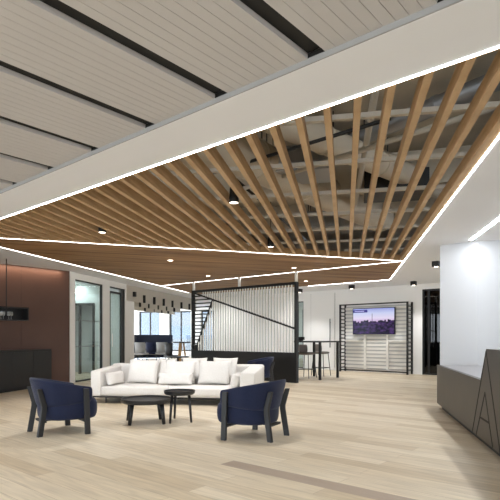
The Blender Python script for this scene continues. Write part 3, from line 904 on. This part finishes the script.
mw = thing('monitor', 'small black monitor standing on the high table beside the screen', 'monitor', TA+Vector((-.5,.75,1.0855)), trz)
MB().box(-.03,.03,-.16,.16,.03,.12).build('display', M['soft_black'], mw); MB().box(-.06,.06,-.08,.08,0,.03).build('base', M['soft_black'], mw)

# ------------------------------------------------------------------ television wall unit
UX0, UX1 = fpt(340)+.23, fpt(411)-.25
UD = .4
uo = FW + EB*UX0 - NB*(UD+.005)
un = thing('display_stand', 'white slat wall unit with black ladder sides holding shelves', 'display unit', uo, RZ_B)
UL = (fpt(411)-.02) - UX0 + .06; UH = 2.33
for x in (.0, UL):
    for y in (.0, UD-.04): MB().box(x-.028,x+.028,y,y+.05,0,UH).build('ladder_post', M['black'], un)
    z = .14
    while z < UH-.05:
        MB().box(x-.018,x+.018,.05,UD-.04,z-.018,z+.018).build('ladder_rung', M['black'], un); z += .128
MB().box(.02,UL-.02,0,.04,UH-.04,UH).build('top_rail', M['black'], un)
MB().box(.02,UL-.02,0,.04,.05,.09).build('bottom_rail', M['black'], un)
mb = MB(); z = .14
while z < UH-.12:
    mb.box(.03, UL-.03, UD-.06, UD-.025, z, z+.08); z += .125
mb.build('slat_wall', M['white_metal'], un)
MB().box(.03,UL-.03,UD-.024,UD-.008,.1,UH-.06).build('back_board', mat('grey_board', (196,196,196), .7), un)
for px in (364.2, 386.4):
    x = fpt(px)-UX0+.08
    MB().box(x-.035,x+.035,UD-.12,UD-.061,.1,1.45).build('upright', M['white_metal'], un)
ZS = 1.09
MB().box(.03,.68,.06,UD-.061,ZS-.02,ZS+.02).build('shelf', M['white_metal'], un)
MB().box(UL-.68,UL-.03,.06,UD-.061,ZS-.02,ZS+.02).build('shelf', M['white_metal'], un)
tx0, tx1 = fpt(353)-UX0+.1, fpt(394.6)-UX0+.1
tv = thing('television', 'wide television showing a purple city skyline', 'television', uo + EB*((tx0+tx1)/2) + NB*(UD-.2), RZ_B)
hw = (tx1-tx0)/2; tz0, tz1 = 1.285, 2.185
MB().box(-hw,hw,0,.05,tz0,tz1).build('bezel', M['soft_black'], tv)
MB().box(-hw+.02,hw-.02,-.003,-.0005,tz0+.02,tz1-.02).build('screen', M['tv'], tv)
MB().box(-hw+.02,-hw+.56,-.006,-.0035,tz1-.15,tz1-.06).build('screen_banner', M['tv_banner'], tv)
MB().box(-hw+.08,-hw+.44,-.008,-.0065,tz1-.115,tz1-.095).build('caption_line', M['tv_line'], tv)
MB().box(-.2,.2,.05,.14,1.6,1.9).build('wall_mount', M['black'], tv)

# ------------------------------------------------------------------ bar on the left
F1 = Vector((-4.93,12.38,0)); F0 = F1 - NA*4.4
wall_front = lambda p: p                                       # noqa
W1 = BW1 + nbw*.003 - NB*((BW1-F1).dot(NB)); W0 = BW1 + nbw*.003 - NB*6.2
bar = thing('bar_cabinet', 'low black bar cabinet against the bronze wall', 'cabinet', F1, atan2(-NA.y,-NA.x))
def tol(p): return Matrix.Rotation(-bar.rotation_euler.z,3,'Z') @ (p - F1)
MB().prism([tol(v) for v in (F1,F0,W0,W1)], .06, .87).build('cabinet_body', M['soft_black'], bar)
MB().prism([tol(v) for v in (F1+Vector((.02,-.02,0)),F0+Vector((.02,0,0)),W0,W1)], .8701, .9).build('worktop', M['black'], bar)
MB().prism([tol(v) for v in (F1-NA*.04+Vector((-.03,0,0)),F0+Vector((-.05,0,0)),W0,W1-NB*.05)], 0, .06).build('plinth', M['soft_black'], bar)
for k in range(6):
    MB().box(k*.72+.003, k*.72+.717, .002, .02, .08, .86).build('cabinet_door', M['black'], bar)
# hanging shelf with wine glasses
hs0 = at(29,321,1.56); hs0.z = 0
tH = -NB
sh_ = thing('hanging_shelf', 'black open shelf box hung from the ceiling before bronze wall', 'shelf', hs0, atan2(tH.y,tH.x))
SHL = 2.6; SHD = .24
z0, z1 = 1.565, 1.865
# local x runs to the left along the wall, local -y towards the wall
side = 1 if (Matrix.Rotation(sh_.rotation_euler.z,3,'Z') @ Vector((0,1,0))).dot(nbw) > 0 else -1
ya, yb = (-SHD, 0) if side > 0 else (0, SHD)
MB().box(0,SHL,ya,yb,z0,z0+.022).build('bottom_board', M['black'], sh_); MB().box(0,SHL,ya,yb,z1-.03,z1).build('top_board', M['soft_black'], sh_)
MB().box(0,.03,ya,yb,z0+.022,z1-.03).build('end_board', M['soft_black'], sh_)
yy = ya if side > 0 else yb-.012
MB().box(.03,SHL,yy,yy+.012,z0+.022,z1-.03).build('back_board', M['soft_black'], sh_)
for x in (.5, 2.3):
    MB().tube([(x,0,z0),(x,0,ZC)], .011, 8).build('hanging_rod', M['soft_black'], sh_)
Msh = Matrix.Translation(hs0) @ Matrix.Rotation(sh_.rotation_euler.z,4,'Z')
gl = None
gmesh = None
names = ['wine glass at the right end of the row on the hanging shelf'] + ['wine glass %s from the right end of the row on the hanging shelf' % w for w in ('second','third','fourth','fifth','sixth')]
for k in range(6):
    c = Msh @ Vector((.33+.085*k, (ya+yb)/2 + (.045 if k % 2 else -.03), z0+.0225))
    if gl is None:
        gl = MB().lathe([(0,0),(.034,0),(.034,.003),(.005,.008),(.004,.07),(.03,.085),(.041,.115),(.036,.17),(.034,.17),(.039,.115),(.028,.088),(0,.08)], 20).build('wine_glass', M['glassware'], smooth=True, loc=c)
        tag(gl, names[0], 'glass', 'wine glasses on the hanging shelf')
    else:
        g = gl.copy(); COL.objects.link(g); g.location = c; g['label'] = names[k]

# ------------------------------------------------------------------ open office at the back left
def pendant_rows():
    rows = [[(142.6,296),(152.8,297.8),(162.2,299.4),(170.9,301.2),(180,302.8),(188,304.2)],
            [(138.5,300.8),(147,302.4),(156.6,304),(165,305.4),(173,306.6)],
            [(143.6,306),(152.4,307.4),(160.4,308.4),(167,309.2)]]
    return rows
felt_lab = ('pale felt baffle nearest the slatted screen', 'pale felt baffle in the middle of the three', 'pale felt baffle farthest left over the open office')
rowname = ('nearest the screen','in the middle row','in the far left row')
ordn = ('first','second','third','fourth','fifth','sixth')
pl = None
for ri, row in enumerate(pendant_rows()):
    P = [at(px,py,2.62) for px,py in row]
    A, B = P[0], P[-1]; t = (B-A).normalized()
    th = thing('felt_baffle', felt_lab[ri], 'ceiling baffle', A - t*1.2 + Vector((0,0,0)), atan2(t.y,t.x), 'felt baffles over the open office')
    ln = (B-A).length + 2.2
    MB().box(0, ln, -.02, .02, -.24, .27).build('baffle', M['felt'], th, bevel=.005)
    for x in (.3, ln/2, ln-.3): MB().tube([(x,0,.27),(x,0,.28)], .004, 6).build('suspension_wire', M['steel'], th)
    for ki, p in enumerate(P):
        n = Vector((t.y,-t.x,0)); c = p + n*.0655
        lab = 'black cylinder pendant %s of the row %s' % (ordn[ki], rowname[ri])
        if pl is None:
            pl = thing('cylinder_pendant', lab, 'pendant light', (c.x,c.y,2.62), 0, 'black cylinder pendants over the open office')
            MB().lathe([(0,-.22),(.038,-.22),(.038,-.24),(.045,-.24),(.045,.02),(0,.02)], 16).build('housing', M['soft_black'], pl)
            MB().lathe([(0,-.235),(.037,-.235),(.037,-.225),(0,-.225)], 16).build('lens', M['booth_white'], pl)
        else: dup(pl, (c.x,c.y,2.62), 0, lab)
# navy high-backed booths
def booth(label, loc, rz):
    t = thing('booth_seat', label, 'booth', loc, rz)
    MB().box(-.95,.95,.35,.45,.08,1.32).build('back_panel', M['navy_felt'], t, bevel=.03, seg=3)
    for s in (-1,1): MB().box(s*.95-.05,s*.95+.05,-.4,.35,.08,1.32).build('side_panel', M['navy_felt'], t, bevel=.03, seg=3)
    soft_box(-.88,.88,-.3,.34,.28,.46,.01,.4,6).build('seat', M['grey_fabric'], t, smooth=True)
    soft_box(-.8,.8,.2,.345,.46,.85,.01,.4,6).build('seat_back', M['grey_fabric'], t, smooth=True)
    for x in (-.8,.8):
        for y in (-.25,.3): MB().box(x-.02,x+.02,y-.02,y+.02,0,.28).build('leg', M['black'], t)
    return t
bo = booth('navy high-backed booth behind the pale grey lounge chairs', (-4.15,18.9,0), radians(8))
bo.location = (-5.08,26.3,0)
# lounge chairs
def lounge_chair(label, loc, rz, m, name='lounge_chair'):
    t = thing(name, label, 'chair', loc, rz, 'small chairs in the open office')
    soft_box(-.27,.27,-.27,.27,.36,.46,.012,.6,6).build('seat', m, t, smooth=True)
    mb = MB(); rows = []
    for k in range(11):
        f = pi/2 - 1.2 + 2.4*k/10
        rows.append([(.27*cos(f),.27*sin(f),.42),(.3*cos(f),.3*sin(f),.95),(.26*cos(f),.26*sin(f),.95),(.23*cos(f),.23*sin(f),.42)])
    R = mb.grid(rows, close=True); mb.bm.faces.new(R[0]); mb.bm.faces.new(R[-1][::-1])
    mb.build('backrest', m, t, smooth=True)
    for sx in (-1,1):
        for sy in (-1,1): MB().tube([(sx*.2,sy*.2,.37),(sx*.25,sy*.25,0)], .013, 8).build('leg', M['black'], t)
    return t
c1 = at(139,366,0); c1 = Vector(((140-250)/500*16.9, 17.9, 0))
lounge_chair('pale grey lounge chair beside the end of the glazed wall', Vector(((141-250)/500*23.6,23.6,0)), radians(160), M['grey_fabric'])
lounge_chair('navy lounge chair between two pale grey ones', Vector(((151.5-250)/500*24.5,24.5,0)), radians(190), M['navy'])
lounge_chair('pale grey lounge chair right of the navy lounge chair', Vector(((162.5-250)/500*24,24,0)), radians(170), M['grey_fabric'])
lounge_chair('black chair by the round oak-legged table', Vector(((172-250)/500*20.5,20.5,0)), radians(120), M['soft_black'])
lounge_chair('black chair half behind the left end of the screen', Vector(((192-250)/500*17.2,17.2,0)), radians(250), M['soft_black'])
rt = thing('round_table', 'round black table on an oak pedestal left of the screen', 'table', Vector(((181.5-250)/500*16.9,16.9,0)))
MB().lathe([(0,1.0),(.3,1.0),(.32,1.01),(.32,1.04),(0,1.04)], 32).build('tabletop', M['tabletop'], rt)
for k in range(3):
    f = 2*pi*k/3+.4
    MB().bar((.07*cos(f),.07*sin(f),1.0),(.2*cos(f),.2*sin(f),0),.05,.05,up=(cos(f),sin(f),0)).build('leg', M['natural_oak'], rt)
lk = thing('low_table', 'low round black table peeping out behind the sofa cushions', 'table', Vector(((178-250)/500*13.6,13.6,0)))
MB().lathe([(0,.64),(.28,.64),(.3,.65),(.3,.675),(0,.675)], 32).build('tabletop', M['tabletop'], lk)
MB().lathe([(0,0),(.16,0),(.16,.015),(.03,.03),(.03,.64),(0,.64)], 24).build('pedestal', M['soft_black'], lk)
wb = thing('speaker', 'small black box fixed high on the end of the glazed wall', 'speaker', GO + GD*(sE-.1) + Vector((.0,0,2.62)), GRZ)
MB().box(-.06,.06,-.1,-.002,-.08,.08).build('housing', M['soft_black'], wb)

# ------------------------------------------------------------------ labels for the acoustic panels (left to right)
panels.sort(key=lambda o: -(o.location - T0).dot(EB))
pn = ('grooved acoustic ceiling panel beyond the right edge of the picture','grooved acoustic ceiling panel in the top right corner, nearest the batten ceiling',
      'second grooved acoustic ceiling panel from the top right corner','third grooved acoustic ceiling panel from the top right corner','fourth grooved acoustic ceiling panel from the top right corner',
      'fifth grooved acoustic ceiling panel from the top right corner','third grooved acoustic ceiling panel from the far left','second grooved acoustic ceiling panel from the far left','narrow-looking grooved acoustic ceiling panel at the far left',
      'grooved acoustic ceiling panel just past the left edge of the picture','grooved acoustic ceiling panel out of view on the left')
for o, l_ in zip(panels, pn): o['label'] = l_

# ------------------------------------------------------------------ added lamps at the black slots of the panel ceiling, unseen and without fixtures
for s, b in ((0,2.5),(0,5.0),(2,1.6),(2,4.2),(-3,1.2),(-3,4.0),(-6,1.5),(-6,4.5)):
    c = T0 + EB*(g0 + s*PITCH) - NB*b
    spot((c.x,c.y,ZP-.01), 90 if s >= 0 else 55, ang=120, rad=.08)
cove = bpy.data.lights.new('cove_lamp','AREA'); cove.energy = 34; cove.shape = 'RECTANGLE'; cove.size = 6.0; cove.size_y = .04; cove.color = (1,.74,.55)
co = bpy.data.objects.new('cove_lamp', cove); COL.objects.link(co)
cp = BW1 - NB*3.2 + nbw*.10; co.location = (cp.x,cp.y,ZC-.01); co.rotation_euler = (0,0,atan2(NB.y,NB.x))

# ------------------------------------------------------------------ daylight, camera, view
w = bpy.data.worlds.new('World'); SC.world = w; w.use_nodes = True
bg = w.node_tree.nodes['Background']; bg.inputs[0].default_value = (.86,.94,1.02,1); bg.inputs[1].default_value = 5.2
cam = bpy.data.cameras.new('camera'); cam.sensor_width = 36; cam.lens = FPX/500*36
cam.shift_y = (HY-250)/500; cam.clip_end = 200
co = bpy.data.objects.new('camera', cam); COL.objects.link(co)
co.location = (0,0,EYE); co.rotation_euler = (pi/2,0,0); SC.camera = co
SC.view_settings.view_transform = 'Standard'; SC.view_settings.look = 'None'
SC.view_settings.exposure = 0.13; SC.view_settings.gamma = 1.0
SC.view_settings.use_curve_mapping = False
